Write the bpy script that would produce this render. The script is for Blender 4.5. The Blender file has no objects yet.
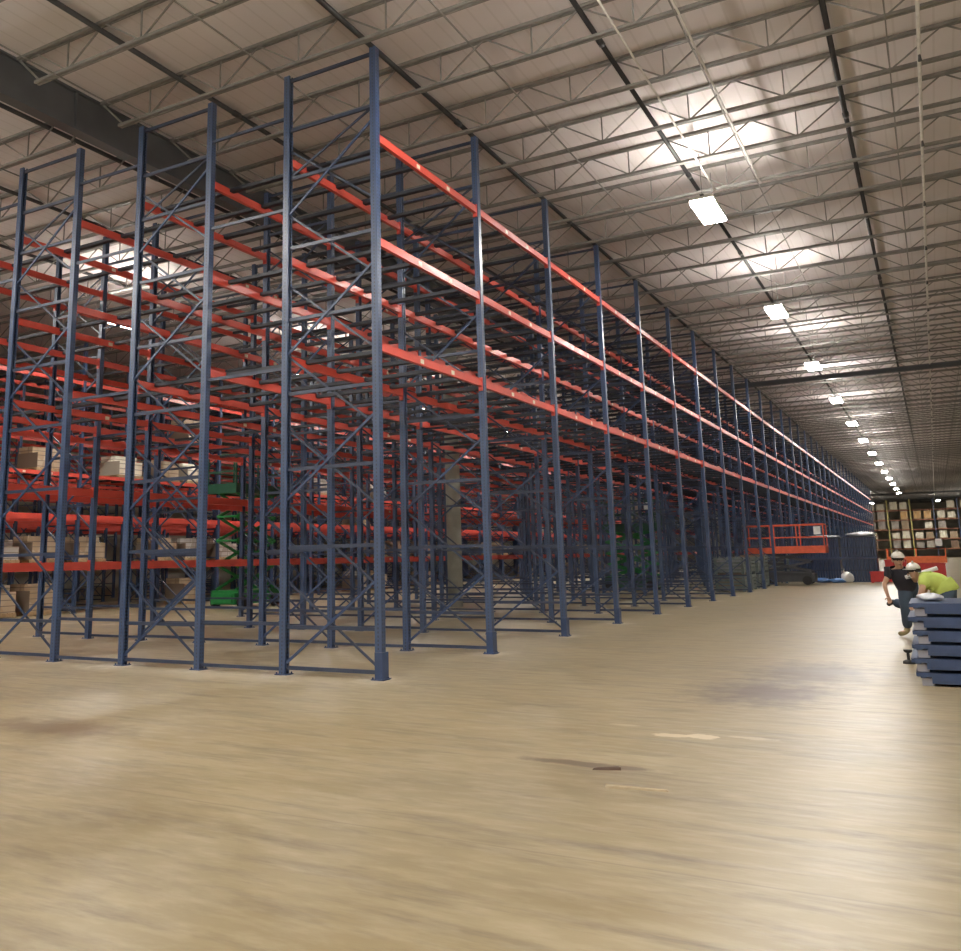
import bpy, math, random
from mathutils import Vector, Matrix
random.seed(7)
C = bpy.context.scene.collection
# ------------------------------------------------------------------ camera
HC = 1.5
f_px, pit, rol, yaw, pcx, pcy = 896.6, .1816, -.0197, .5115, 421.19, 393.5
c_, s_ = math.cos(yaw), math.sin(yaw); cp, sp = math.cos(pit), math.sin(pit)
Rv = Vector((c_, s_, 0)); Fv = Vector((-s_*cp, c_*cp, sp)); Uv = Vector((s_*sp, -c_*sp, cp))
cr, sr = math.cos(rol), math.sin(rol)
def proj(x, y, z):
    v = Vector((x, y, z-HC)); d = v.dot(Fv)
    if d < .2: return (-1e4, -1e4, d)
    X = v.dot(Rv)/d*f_px; Y = -v.dot(Uv)/d*f_px
    return (pcx+cr*X-sr*Y, pcy+sr*X+cr*Y, d)
cr_right = Rv*cr + Uv*sr; cr_up = Rv*(-sr) + Uv*cr
cam = bpy.data.objects.new('camera', bpy.data.cameras.new('camera')); C.objects.link(cam)
M = Matrix.Identity(4)
for i in range(3):
    M[i][0] = cr_right[i]; M[i][1] = cr_up[i]; M[i][2] = -Fv[i]
M[2][3] = HC
cam.matrix_world = M
cam.data.sensor_width = 36; cam.data.lens = f_px*36/961
cam.data.shift_x = (480.5-pcx)/961; cam.data.shift_y = -(475.5-pcy)/961
cam.data.clip_end = 400
bpy.context.scene.camera = cam
# ------------------------------------------------------------------ materials
def new_mat(name):
    m = bpy.data.materials.new(name); m.use_nodes = True
    return m, m.node_tree, m.node_tree.nodes['Principled BSDF']
def mat(name, col, rough=.5, metal=0, noise=.12, scale=6, spec=.5, bump=0):
    m, t, b = new_mat(name)
    tc = t.nodes.new('ShaderNodeTexCoord'); n = t.nodes.new('ShaderNodeTexNoise')
    n.inputs['Scale'].default_value = scale; n.inputs['Detail'].default_value = 4
    t.links.new(tc.outputs['Object'], n.inputs['Vector'])
    r = t.nodes.new('ShaderNodeValToRGB')
    a = [max(0, c*(1-noise)) for c in col]; d = [min(1, c*(1+noise)) for c in col]
    r.color_ramp.elements[0].position = .3; r.color_ramp.elements[1].position = .7
    r.color_ramp.elements[0].color = (*a, 1); r.color_ramp.elements[1].color = (*d, 1)
    t.links.new(n.outputs['Fac'], r.inputs['Fac']); t.links.new(r.outputs['Color'], b.inputs['Base Color'])
    b.inputs['Roughness'].default_value = rough; b.inputs['Metallic'].default_value = metal
    b.inputs['Specular IOR Level'].default_value = spec
    if bump:
        bp = t.nodes.new('ShaderNodeBump'); bp.inputs['Strength'].default_value = bump
        t.links.new(n.outputs['Fac'], bp.inputs['Height']); t.links.new(bp.outputs['Normal'], b.inputs['Normal'])
    return m
def emis(name, col, s):
    m = bpy.data.materials.new(name); m.use_nodes = True; t = m.node_tree
    t.nodes.clear(); e = t.nodes.new('ShaderNodeEmission'); o = t.nodes.new('ShaderNodeOutputMaterial')
    e.inputs['Color'].default_value = (*col, 1); e.inputs['Strength'].default_value = s
    t.links.new(e.outputs[0], o.inputs[0]); return m
def N(t, k, **kw):
    n = t.nodes.new(k)
    for a, v in kw.items():
        if a in ('operation', 'blend_type', 'data_type', 'feature', 'distance'): setattr(n, a, v)
    return n
def math_node(t, op, a, b=None, c=None, clamp=False):
    n = t.nodes.new('ShaderNodeMath'); n.operation = op; n.use_clamp = clamp
    for i, v in enumerate((a, b, c)):
        if v is None: continue
        if hasattr(v, 'is_linked'): t.links.new(v, n.inputs[i])
        else: n.inputs[i].default_value = v
    return n.outputs[0]
def mixc(t, fac, a, b, mode='MIX'):
    n = t.nodes.new('ShaderNodeMix'); n.data_type = 'RGBA'; n.blend_type = mode
    for k, v in ((0, fac), (6, a), (7, b)):
        if hasattr(v, 'is_linked'): t.links.new(v, n.inputs[k])
        elif k == 0: n.inputs[0].default_value = v
        else: n.inputs[k].default_value = (*v, 1)
    return n.outputs[2]
# painted post steel with slotted holes
def post_material():
    m, t, b = new_mat('navy_painted_steel_slotted')
    tc = t.nodes.new('ShaderNodeTexCoord'); s = t.nodes.new('ShaderNodeSeparateXYZ')
    t.links.new(tc.outputs['Object'], s.inputs[0])
    zf = math_node(t, 'FRACT', math_node(t, 'MULTIPLY', s.outputs[2], 1/.0508))
    zd = math_node(t, 'ABSOLUTE', math_node(t, 'SUBTRACT', zf, .5))
    yd = math_node(t, 'ABSOLUTE', math_node(t, 'SUBTRACT', math_node(t, 'ABSOLUTE', s.outputs[1]), .022))
    xd = math_node(t, 'ABSOLUTE', s.outputs[0])
    k1 = math_node(t, 'LESS_THAN', zd, .26); k2 = math_node(t, 'LESS_THAN', yd, .008)
    k3 = math_node(t, 'LESS_THAN', xd, .008)
    hole = math_node(t, 'MULTIPLY', k1, math_node(t, 'MAXIMUM', k2, k3))
    n = t.nodes.new('ShaderNodeTexNoise'); n.inputs['Scale'].default_value = 3
    t.links.new(tc.outputs['Object'], n.inputs['Vector'])
    base = mixc(t, n.outputs['Fac'], (.024, .05, .125), (.038, .074, .165))
    col = mixc(t, hole, base, (.01, .015, .03))
    t.links.new(col, b.inputs['Base Color'])
    b.inputs['Roughness'].default_value = .38; b.inputs['Specular IOR Level'].default_value = .8
    return m
M_POST = post_material()
M_NAVY = mat('navy_painted_steel', (.022, .048, .125), .4, noise=.15, spec=.7)
M_SUP = mat('near_black_navy_paint', (.013, .017, .028), .5)
M_BRACE = mat('navy_painted_brace_steel', (.02, .034, .075), .4, noise=.15, spec=.7)
M_RED = mat('orange_red_beam_paint', (.64, .085, .06), .34, noise=.1, scale=3, spec=.6)
M_STICK = mat('pale_sticker', (.8, .74, .6), .5)
M_GALV = mat('galvanised_steel', (.45, .45, .44), .4, metal=.6)
M_JOIST = mat('grey_primer_steel', (.22, .215, .21), .5, noise=.15)
M_GIRD = mat('dark_grey_girder_paint', (.085, .09, .1), .5, noise=.12, scale=2)
M_PIPE = mat('black_sprinkler_pipe', (.03, .03, .035), .4)
M_WPIPE = mat('white_conduit', (.65, .63, .6), .5)
M_HOUS = mat('white_lamp_housing', (.7, .7, .68), .5)
M_CONC = mat('column_concrete', (.42, .43, .4), .8, noise=.12, scale=4)
M_BLACK = mat('black_rubber', (.015, .015, .017), .6)
M_DGREY = mat('dark_grey_metal', (.06, .062, .07), .5)
M_LIFTR = mat('orange_red_lift_paint', (.75, .13, .06), .45)
M_LIFTO = mat('bright_orange_lift_paint', (.85, .2, .07), .45)
M_GREEN = mat('green_lift_paint', (.015, .2, .05), .45)
M_DGREEN = mat('dark_green_panel_paint', (.012, .07, .04), .5)
M_REDBOX = mat('red_crate_paint', (.55, .04, .04), .45)
M_WOOD = mat('pallet_wood', (.42, .29, .16), .8, noise=.25, scale=9)
M_YEL = mat('yellow_upright_paint', (.62, .55, .2), .5)
M_WHITE = mat('white_plastic', (.82, .82, .79), .35)
M_SHEET = mat('pale_plastic_sheet', (.62, .64, .68), .35, noise=.15, scale=8, bump=.4)
M_TARP = mat('blue_plastic_wrap', (.12, .27, .6), .4, bump=.4, scale=10)
M_GREYC = mat('grey_green_crate_plastic', (.17, .2, .19), .55, noise=.25, scale=5)
M_LILAC = mat('pale_galvanised_block', (.36, .36, .42), .4, noise=.2)
def carton(name, a, b, gap=(.2, .15, .11)):
    m, t, bs = new_mat(name)
    tc = t.nodes.new('ShaderNodeTexCoord'); s = t.nodes.new('ShaderNodeSeparateXYZ')
    t.links.new(tc.outputs['Object'], s.inputs[0])
    def line(o, p, w):
        q = math_node(t, 'ABSOLUTE', math_node(t, 'SUBTRACT', math_node(t, 'FRACT', math_node(t, 'MULTIPLY', o, 1/p)), .5))
        return math_node(t, 'GREATER_THAN', q, .5-w)
    l = math_node(t, 'MAXIMUM', math_node(t, 'MAXIMUM', line(s.outputs[2], .17, .07), line(s.outputs[1], .52, .02)), line(s.outputs[0], .52, .02))
    n = t.nodes.new('ShaderNodeTexVoronoi'); n.inputs['Scale'].default_value = 3
    t.links.new(tc.outputs['Object'], n.inputs['Vector'])
    sx = t.nodes.new('ShaderNodeSeparateColor'); t.links.new(n.outputs['Color'], sx.inputs[0])
    col = mixc(t, l, mixc(t, sx.outputs[0], a, b), gap)
    t.links.new(col, bs.inputs['Base Color']); bs.inputs['Roughness'].default_value = .6
    return m
M_CART = [carton('brown_cartons', (.2, .125, .08), (.29, .19, .13)), carton('white_wrapped_cartons', (.5, .47, .43), (.34, .3, .26)),
          carton('tan_cartons', (.4, .29, .18), (.48, .39, .28)), carton('cream_cartons', (.9, .86, .72), (.85, .78, .6), (.4, .35, .28)),
          carton('orange_tan_cartons', (.8, .48, .2), (.75, .55, .3), (.4, .25, .12))]
# ------------------------------------------------------------------ mesh builder
class MB:
    def __init__(s): s.v = []; s.f = []; s.m = []
    def quad_box(s, P, mi=0):
        b = len(s.v); s.v += [tuple(p) for p in P]
        for q in ((0,3,2,1), (4,5,6,7), (0,1,5,4), (1,2,6,5), (2,3,7,6), (3,0,4,7)):
            s.f.append(tuple(b+i for i in q)); s.m.append(mi)
        return s
    def box(s, x0, x1, y0, y1, z0, z1, mi=0):
        return s.quad_box([(x0,y0,z0),(x1,y0,z0),(x1,y1,z0),(x0,y1,z0),(x0,y0,z1),(x1,y0,z1),(x1,y1,z1),(x0,y1,z1)], mi)
    def bar(s, a, b, w, h, mi=0, up=(0, 0, 1)):
        a = Vector(a); b = Vector(b); d = (b-a).normalized(); u = Vector(up)
        if abs(d.dot(u)) > .98: u = Vector((0, 1, 0))
        sx = d.cross(u).normalized()*w/2; sy = sx.cross(d).normalized()*h/2
        return s.quad_box([a-sx-sy, a+sx-sy, a+sx+sy, a-sx+sy, b-sx-sy, b+sx-sy, b+sx+sy, b-sx+sy], mi)
    def tube(s, pts, r, n=8, mi=0, caps=True):
        pts = [Vector(p) for p in pts]; rs = r if isinstance(r, (list, tuple)) else [r]*len(pts)
        b = len(s.v)
        for i, p in enumerate(pts):
            d = (pts[min(i+1, len(pts)-1)]-pts[max(i-1, 0)]).normalized()
            u = Vector((0, 0, 1)) if abs(d.z) < .95 else Vector((1, 0, 0))
            x = d.cross(u).normalized(); y = d.cross(x).normalized()
            for k in range(n):
                a = 2*math.pi*k/n; s.v.append(tuple(p+(x*math.cos(a)+y*math.sin(a))*rs[i]))
        for i in range(len(pts)-1):
            for k in range(n):
                s.f.append((b+i*n+k, b+(i+1)*n+k, b+(i+1)*n+(k+1)%n, b+i*n+(k+1)%n)); s.m.append(mi)
        if caps:
            s.f.append(tuple(b+k for k in range(n))); s.m.append(mi)
            s.f.append(tuple(b+(len(pts)-1)*n+k for k in range(n-1, -1, -1))); s.m.append(mi)
        return s
    def add(s, o, off):
        b = len(s.v); s.v += [(x+off[0], y+off[1], z+off[2]) for x, y, z in o.v]
        s.f += [tuple(b+i for i in q) for q in o.f]; s.m += o.m
        return s
    def mesh(s, name, mats, smooth=False):
        me = bpy.data.meshes.new(name); me.from_pydata(s.v, [], s.f)
        for m in (mats if isinstance(mats, (list, tuple)) else [mats]): me.materials.append(m)
        me.polygons.foreach_set('material_index', s.m)
        if smooth: me.polygons.foreach_set('use_smooth', [True]*len(me.polygons))
        me.update(); return me
def link(name, data, parent=None, loc=(0, 0, 0), rz=0, **props):
    o = bpy.data.objects.new(name, data); C.objects.link(o)
    o.location = loc; o.rotation_euler = (0, 0, rz)
    if parent: o.parent = parent
    for k, v in props.items(): o[k] = v
    return o
def thing(name, label, cat, loc, group=None, data=None, rz=0):
    o = link(name, data, None, loc, rz, label=label, category=cat)
    if group: o['group'] = group
    return o
def struct(name, data, loc=(0, 0, 0)): return link(name, data, None, loc, kind='structure')
ORD = ['first', 'second', 'third', 'fourth', 'fifth', 'sixth', 'seventh', 'eighth', 'ninth', 'tenth', 'eleventh', 'twelfth', 'thirteenth', 'fourteenth', 'fifteenth', 'sixteenth', 'seventeenth', 'eighteenth', 'nineteenth', 'twentieth']
def ordn(i):
    if i >= 99: return 'hundredth' if i == 99 else 'hundred-and-'+ordn(i-100)
    if i < 20: return ORD[i]
    t = {2: 'twenty', 3: 'thirty', 4: 'forty', 5: 'fifty', 6: 'sixty', 7: 'seventy', 8: 'eighty', 9: 'ninety'}
    T, u = divmod(i+1, 10)
    return {2: 'twentieth', 3: 'thirtieth', 4: 'fortieth', 5: 'fiftieth', 6: 'sixtieth', 7: 'seventieth', 8: 'eightieth', 9: 'ninetieth'}[T] if u == 0 else t[T]+'-'+ORD[u-1]
# ------------------------------------------------------------------ shell
ZD = 10.24
def floor_material():
    m, t, b = new_mat('worn_tan_concrete')
    tc = t.nodes.new('ShaderNodeTexCoord'); P = tc.outputs['Object']
    def noise(sc, det=5, map_=None, rough=.6):
        n = t.nodes.new('ShaderNodeTexNoise'); n.inputs['Scale'].default_value = sc; n.inputs['Detail'].default_value = det
        n.inputs['Roughness'].default_value = rough
        if map_:
            mp = t.nodes.new('ShaderNodeMapping'); mp.inputs['Scale'].default_value = map_[0]; mp.inputs['Rotation'].default_value = (0, 0, map_[1])
            t.links.new(P, mp.inputs[0]); t.links.new(mp.outputs[0], n.inputs['Vector'])
        else: t.links.new(P, n.inputs['Vector'])
        return n.outputs['Fac']
    def ramp(v, a, b_):
        r = t.nodes.new('ShaderNodeMapRange'); r.inputs[1].default_value = a; r.inputs[2].default_value = b_
        t.links.new(v, r.inputs[0]); return r.outputs[0]
    big = noise(.22, 4); mid = noise(1.1, 6, ((.55, 1.5, 1), .45)); fine = noise(6, 6, ((.5, 1.6, 1), .5)); stk = noise(2.2, 5, ((.3, 2.2, 1), .52), .7)
    col = mixc(t, ramp(big, .35, .68), (.325, .25, .125), (.21, .172, .105))
    col = mixc(t, ramp(mid, .35, .7), col, (.38, .312, .185))
    col = mixc(t, math_node(t, 'MULTIPLY', ramp(stk, .5, .68), .75), col, (.16, .125, .085))
    col = mixc(t, math_node(t, 'MULTIPLY', ramp(fine, .45, .72), .45), col, (.5, .43, .31))
    s = t.nodes.new('ShaderNodeSeparateXYZ'); t.links.new(P, s.inputs[0])
    X, Y = s.outputs[0], s.outputs[1]
    # real marks lying on the slab: pale patches, a dark oil stain, grout dust round the first bases
    wob = math_node(t, 'MULTIPLY', math_node(t, 'SUBTRACT', noise(4, 4), .5), 2.4)
    def spot(x, y, rx, ry, soft):
        dx = math_node(t, 'MULTIPLY', math_node(t, 'SUBTRACT', X, x), 1/rx); dy = math_node(t, 'MULTIPLY', math_node(t, 'SUBTRACT', Y, y), 1/ry)
        d = math_node(t, 'SQRT', math_node(t, 'ADD', math_node(t, 'MULTIPLY', dx, dx), math_node(t, 'MULTIPLY', dy, dy)))
        r = t.nodes.new('ShaderNodeMapRange'); r.inputs[1].default_value = 1+soft; r.inputs[2].default_value = 1-soft
        t.links.new(math_node(t, 'ADD', d, wob), r.inputs[0]); return r.outputs[0]
    for (x, y, rx, ry, so, c, k) in ((-2.09, 7.91, .17, .07, .15, (.72, .62, .46), .8), (-1.85, 7.95, .13, .09, .15, (.72, .62, .46), .8), (-1.47, 8.04, .2, .05, .2, (.6, .52, .38), .6),
                                     (-2.6, 8.2, .14, .05, .2, (.6, .52, .38), .5), (-1.8, 10.6, .6, .8, .5, (.12, .085, .075), .85), (-1.5, 12.5, .6, 1.0, .5, (.13, .095, .08), .75),
                                     (-2.35, 6.6, .5, .07, .3, (.1, .06, .035), .8), (-7.4, 6.0, .8, .3, .5, (.13, .08, .045), .7), (-8.6, 9.6, 2.2, .35, .5, (.62, .55, .42), .4)):
        col = mixc(t, math_node(t, 'MULTIPLY', spot(x, y, rx, ry, so), k), col, c)
    # pale drilling dust round every post base on the aisle line
    yy = math_node(t, 'ABSOLUTE', math_node(t, 'SUBTRACT', math_node(t, 'FRACT', math_node(t, 'MULTIPLY', math_node(t, 'SUBTRACT', Y, 9.98-3.269/2), 1/3.269)), .5))
    xx = math_node(t, 'ABSOLUTE', math_node(t, 'SUBTRACT', math_node(t, 'FRACT', math_node(t, 'MULTIPLY', math_node(t, 'SUBTRACT', X, -6.27-1.53/2), 1/1.53)), .5))
    d = math_node(t, 'SQRT', math_node(t, 'ADD', math_node(t, 'MULTIPLY', math_node(t, 'MULTIPLY', yy, yy), 3.269**2), math_node(t, 'MULTIPLY', math_node(t, 'MULTIPLY', xx, xx), 1.53**2)))
    r = t.nodes.new('ShaderNodeMapRange'); r.inputs[1].default_value = .45; r.inputs[2].default_value = .1
    t.links.new(math_node(t, 'ADD', d, math_node(t, 'MULTIPLY', wob, .35)), r.inputs[0])
    inb = math_node(t, 'MULTIPLY', math_node(t, 'LESS_THAN', X, -5.7), math_node(t, 'GREATER_THAN', Y, 9.3))
    col = mixc(t, math_node(t, 'MULTIPLY', math_node(t, 'MULTIPLY', r.outputs[0], inb), .55), col, (.66, .6, .5))
    # saw-cut joints
    for o, off, p in ((Y, 4.6, 7.5),):
        q = math_node(t, 'ABSOLUTE', math_node(t, 'SUBTRACT', math_node(t, 'FRACT', math_node(t, 'MULTIPLY', math_node(t, 'ADD', o, -off-p/2), 1/p)), .5))
        col = mixc(t, math_node(t, 'MULTIPLY', math_node(t, 'LESS_THAN', q, .0012), .35), col, (.15, .12, .09))
    t.links.new(col, b.inputs['Base Color'])
    rg = t.nodes.new('ShaderNodeMapRange'); rg.inputs[1].default_value = .3; rg.inputs[2].default_value = .7; rg.inputs[3].default_value = .33; rg.inputs[4].default_value = .43
    t.links.new(mid, rg.inputs[0]); t.links.new(rg.outputs[0], b.inputs['Roughness'])
    bp = t.nodes.new('ShaderNodeBump'); bp.inputs['Strength'].default_value = .09; bp.inputs['Distance'].default_value = .02
    t.links.new(math_node(t, 'ADD', mid, fine), bp.inputs['Height']); t.links.new(bp.outputs['Normal'], b.inputs['Normal'])
    b.inputs['Specular IOR Level'].default_value = .7
    return m
def ceil_material():
    m, t, b = new_mat('ribbed_roof_liner')
    tc = t.nodes.new('ShaderNodeTexCoord'); s = t.nodes.new('ShaderNodeSeparateXYZ'); t.links.new(tc.outputs['Object'], s.inputs[0])
    q = math_node(t, 'ABSOLUTE', math_node(t, 'SUBTRACT', math_node(t, 'FRACT', math_node(t, 'MULTIPLY', s.outputs[0], 1/.3)), .5))
    rib = math_node(t, 'GREATER_THAN', q, .44)
    q2 = math_node(t, 'ABSOLUTE', math_node(t, 'SUBTRACT', math_node(t, 'FRACT', math_node(t, 'MULTIPLY', s.outputs[1], 1/11.)), .5))
    seam = math_node(t, 'GREATER_THAN', q2, .4975)
    n = t.nodes.new('ShaderNodeTexNoise'); n.inputs['Scale'].default_value = .8; t.links.new(tc.outputs['Object'], n.inputs['Vector'])
    col = mixc(t, n.outputs['Fac'], (.67, .625, .64), (.74, .695, .71))
    col = mixc(t, math_node(t, 'MULTIPLY', rib, .22), col, (.42, .38, .36)); col = mixc(t, math_node(t, 'MULTIPLY', seam, .5), col, (.2, .18, .16))
    t.links.new(col, b.inputs['Base Color']); b.inputs['Roughness'].default_value = .7
    return m
M_WALL = mat('cream_metal_wall', (.72, .68, .58), .7, noise=.06, scale=1)
XL, XR, YB, YF = -46.0, 12.0, -14.0, 190.0
struct('floor', MB().box(XL, XR, YB, YF, -.2, 0).mesh('floor', floor_material()))
struct('ceiling', MB().box(XL, XR, YB, YF, ZD, ZD+.15).mesh('ceiling', ceil_material()))
struct('wall_far', MB().box(XL-.2, XR+.2, YF, YF+.2, -.2, ZD+.15).mesh('wall_far', M_WALL))
struct('wall_left', MB().box(XL-.2, XL, YB, YF, -.2, ZD+.15).mesh('wall_left', M_WALL))
struct('wall_right', MB().box(XR, XR+.2, YB, YF, -.2, ZD+.15).mesh('wall_right', M_WALL))
struct('wall_back', MB().box(XL-.2, XR+.2, YB-.2, YB, -.2, ZD+.15).mesh('wall_back', M_WALL))
# ------------------------------------------------------------------ roof steel
XG = -13.2
def joist_parts(x0, x1, phase):
    top = MB().box(x0, x1, -.06, -.012, ZD-.055, ZD-.003).box(x0, x1, .012, .06, ZD-.055, ZD-.003)
    bot = MB().box(x0+.5, x1-.5, -.055, -.012, 9.6, 9.65).box(x0+.5, x1-.5, .012, .055, 9.6, 9.65)
    web = MB(); P = 1.71
    k = math.floor((x0-phase)/P)
    while phase+k*P < x1:
        xb = phase+k*P; k += 1
        if xb < x0+.6 or xb > x1-.6: continue
        web.bar((xb, 0, 9.63), (xb, 0, ZD-.03), .022, .022)
        for sg in (-1, 1): web.bar((xb, 0, 9.63), (xb+sg*P/2, 0, ZD-.03), .024, .024)
    web.bar((x0, 0, ZD-.03), (x0+.6, 0, 9.63), .03, .03); web.bar((x1, 0, ZD-.03), (x1-.6, 0, 9.63), .03, .03)
    return [('top_chord', top.mesh('top_chord', M_JOIST)), ('bottom_chord', bot.mesh('bottom_chord', M_JOIST)), ('web', web.mesh('web', M_JOIST))]
JR = joist_parts(XG+.14, XR-.02, .18); JL = joist_parts(XL+.02, XG-.14, .18-1.71)
Y = 14.62-1.827*6; i = 0
while Y < 187:
    o = thing('roof_joist', 'grey open-web roof joist over the aisle, %s from the camera end' % ordn(i), 'roof joist', (0, Y, 0), 'roof joists right of the main girder')
    for n, me in JR: link(n, me, o)
    if 6 < Y < 110:
        o = thing('roof_joist', 'grey open-web roof joist left of the main girder, %s from the camera end' % ordn(i), 'roof joist', (0, Y, 0), 'roof joists left of the main girder')
        for n, me in JL: link(n, me, o)
    Y += 1.827; i += 1
g = MB().box(XG-.14, XG+.14, 0, 150, 9.46, 9.49).box(XG-.14, XG+.14, 0, 150, ZD-.03, ZD).box(XG-.02, XG+.02, 0, 150, 9.49, ZD-.03)
go = thing('roof_girder', 'deep dark grey steel roof girder running along above the blue racks', 'girder', (0, YB+.1, 0), data=None)
link('girder_beam', MB().box(XG-.13, XG+.13, 0, YF-YB-.2, 9.46, 9.5).box(XG-.13, XG+.13, 0, YF-YB-.2, ZD-.04, ZD-.002).box(XG+.02, XG+.06, 0, YF-YB-.2, 9.5, ZD-.04).mesh('girder_beam', M_GIRD), go)
st = MB().box(XG+.06, XG+.125, -.01, .01, 9.5, ZD-.04).mesh('stiffener', M_GIRD)
for k in range(12): link('stiffener', st, go, (0, 25-YB-.1-14.6+k*7.3, 0))
for k, (yy, z) in enumerate(((45.2, 9.35), (150., 9.35))):
    thing('cross_girder', ('thin dark cross girder spanning the aisle ceiling above the %s lamp' % ('fourth' if k == 0 else 'far end')), 'girder', (0, yy, 0),
          data=MB().box(XG+.125, XR, -.1, .1, z, z+.03).box(XG+.125, XR, -.1, .1, z+.2, z+.23).box(XG+.125, XR, -.02, .02, z+.03, z+.2).mesh('cross_girder', M_GIRD))
for k, x in enumerate((-.665, -4.09, -7.5, -11.05, -14.6, -18.0, -21.4, -24.8)):
    y1 = 188 if x > -9 else 110
    o = thing('sprinkler_pipe', 'black sprinkler pipe along the ceiling, %s counted from the right of the photo' % ordn(k), 'pipe', (x, YB+.1, 0), 'black ceiling pipes',
              MB().tube([(0, 0, 10.135), (0, y1-YB, 10.135)], .047, 8).mesh('sprinkler_pipe', M_PIPE, True))
    cm = MB().tube([(0, -.09, 10.135), (0, .09, 10.135)], .06, 8).mesh('pipe_coupling', M_PIPE, True)
    for j in range(14): link('pipe_coupling', cm, o, (0, 20.+j*6.4+(k % 3)*1.3, 0))
for k, x in enumerate((2.6, .18, -2.6, -5.65, -8.85, -12.0, -16, -19.4)):
    b = MB()
    for z in (9.59, 9.9): b.bar((0, 0, z), (0, 150-YB if x > XG else 98, z), .022, .022) if z < 9.7 else None
    thing('joist_bridging', 'thin grey bridging rod tying the joists together, %s from the right' % ordn(k), 'bridging rod', (x, YB+.3 if x > XG else 9, 0), 'bridging rods under the joists', b.mesh('joist_bridging', M_JOIST))
o = thing('conduit', 'pale conduit with small sprinkler heads running along the ceiling at the far right', 'conduit', (.62, YB+.1, 0),
          data=MB().tube([(0, 0, 9.57), (0, 188-YB, 9.57)], .03, 6).mesh('conduit', M_WPIPE, True))
hd = MB().tube([(0, 0, 9.53), (0, 0, 9.42)], [.02, .035], 6).mesh('sprinkler_head', M_DGREY)
for k in range(24): link('sprinkler_head', hd, o, (0, 26.2+k*3.654, 0))
for k, x in enumerate((-2.55, -3.5)):
    thing('conduit', ('short pale conduit crossing the joists just above the nearest lamp, %s one' % ('right' if k == 0 else 'left')), 'conduit', (x, 10.966, 0), 'short pale conduits by the nearest lamp',
          MB().tube([(0, 0, 9.582), (0, 9.135, 9.582)], .02, 6).mesh('conduit', M_WPIPE, True))
# ------------------------------------------------------------------ lamps
M_LENS = emis('lamp_lens_glow', (1.0, .965, .91), 190)
M_UPG = emis('lamp_uplight_glow', (1.0, .93, .82), 140)
hous = MB().box(-.24, .24, -.68, .68, 8.6, 8.66).box(-.02, .02, -.68, .68, 8.55, 8.6).box(-.25, -.235, -.68, .68, 8.55, 8.6).box(.235, .25, -.68, .68, 8.55, 8.6).mesh('housing', M_HOUS)
lens = MB().box(-.105, .105, -.66, .66, 8.525, 8.599).mesh('lens', M_LENS)
upl = MB().box(-.12, .12, -.5, .5, 8.661, 8.675).mesh('uplight_lens', M_UPG)
hang = MB().bar((0, 0, 8.66), (0, 0, 9.64), .012, .012).mesh('hanging_wire', M_DGREY)
def lamp(x, y, label, grp):
    o = thing('high_bay_lamp', label, 'lamp', (x, y, 0), grp)
    link('housing', hous, o); link('lens', lens, o, (-.125, 0, 0)); link('lens', lens, o, (.125, 0, 0)); link('uplight_lens', upl, o)
    for s in (-.55, .55): link('hanging_wire', hang, o, (0, s, 0))
for k in range(-3, 13): lamp(-3.42, 18.6+k*9.4, 'glowing rectangular high-bay lamp over the open aisle, %s in the row from behind camera' % ordn(k+3), 'high-bay lamps over the open aisle')
for k in range(-3, 9): lamp(-20.4, 18.2+k*9.4, 'glowing high-bay lamp beyond the blue racks at left, %s in its row' % ordn(k+3), 'high-bay lamps over the far left aisle')
for k, (x, y) in enumerate(((1.0, 158.), (5.5, 158.), (5.5, 146.), (-8., 158.))): lamp(x, y, 'added fill lamp brightening the far end storage rack, %s of four' % ordn(k), 'added fill lamps by the far end rack')  # fill lamps added to brighten the goods in the end rack
for k in range(-2, 1): lamp(7.5, 9.4+k*9.4, 'added fill lamp out of view past the right edge, %s in its row' % ordn(k+3), 'added fill lamps right of the aisle')  # unseen row added at right for the light it contributes
for k in range(3): lamp((-12., -12., -17.)[k], (4.4, -4.6, 4.4)[k], 'added fill lamp out of view behind the camera at left, %s in its row' % ordn(k), 'added fill lamps behind the camera')  # unseen lamps added to lift the floor at front left
# ------------------------------------------------------------------ racks
Y0, DY, PX, X0, TH = 9.98, 3.269, 1.53, -6.27, 8.715
LA = [X0-PX*i for i in range(8)]
LB = [-23.8-PX*i for i in range(8)]
def post_mb(guard=False):
    w = .05; b = MB()
    b.box(w-.014, w, -w, w, .012, TH); b.box(-w, w-.014, -w, -w+.014, .012, TH); b.box(-w, w-.014, w-.014, w, .012, TH); b.box(-w, -w+.014, -w+.014, -.018, .012, TH); b.box(-w, -w+.014, .018, w-.014, .012, TH)
    return b
post_me = post_mb().mesh('upright_post', M_POST)
plate_me = MB().box(-.095, .095, -.085, .085, 0, .012).tube([(.075, .065, .012), (.075, .065, .035)], .012, 6).tube([(-.075, -.065, .012), (-.075, -.065, .035)], .012, 6).mesh('base_plate', M_NAVY)
guard_me = MB().box(.052, .075, -.075, .075, .012, .34).box(-.04, .052, -.075, -.052, .012, .34).box(.05, .11, -.09, .09, .0125, .02).mesh('post_guard', M_NAVY)
HZ = [.09, .62, 1.68, 2.75, 3.82, 4.9, 5.98, 7.06, 7.83, 8.64]
inner = PX-.1
hor_me = MB().bar((0, 0, 0), (-inner, 0, 0), .035, .05).mesh('horizontal_brace', M_BRACE)
LIGHT = [(.15, 1.22), (1.17, 2.27), (2.22, 3.3), (3.27, 4.35), (4.33, 5.4), (5.4, 6.48), (6.48, 7.5), (7.83, 7.1)]
DARK = [(.15, 1.22), (2.33, 3.4), (4.4, 5.5), (6.5, 7.6)]
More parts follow.
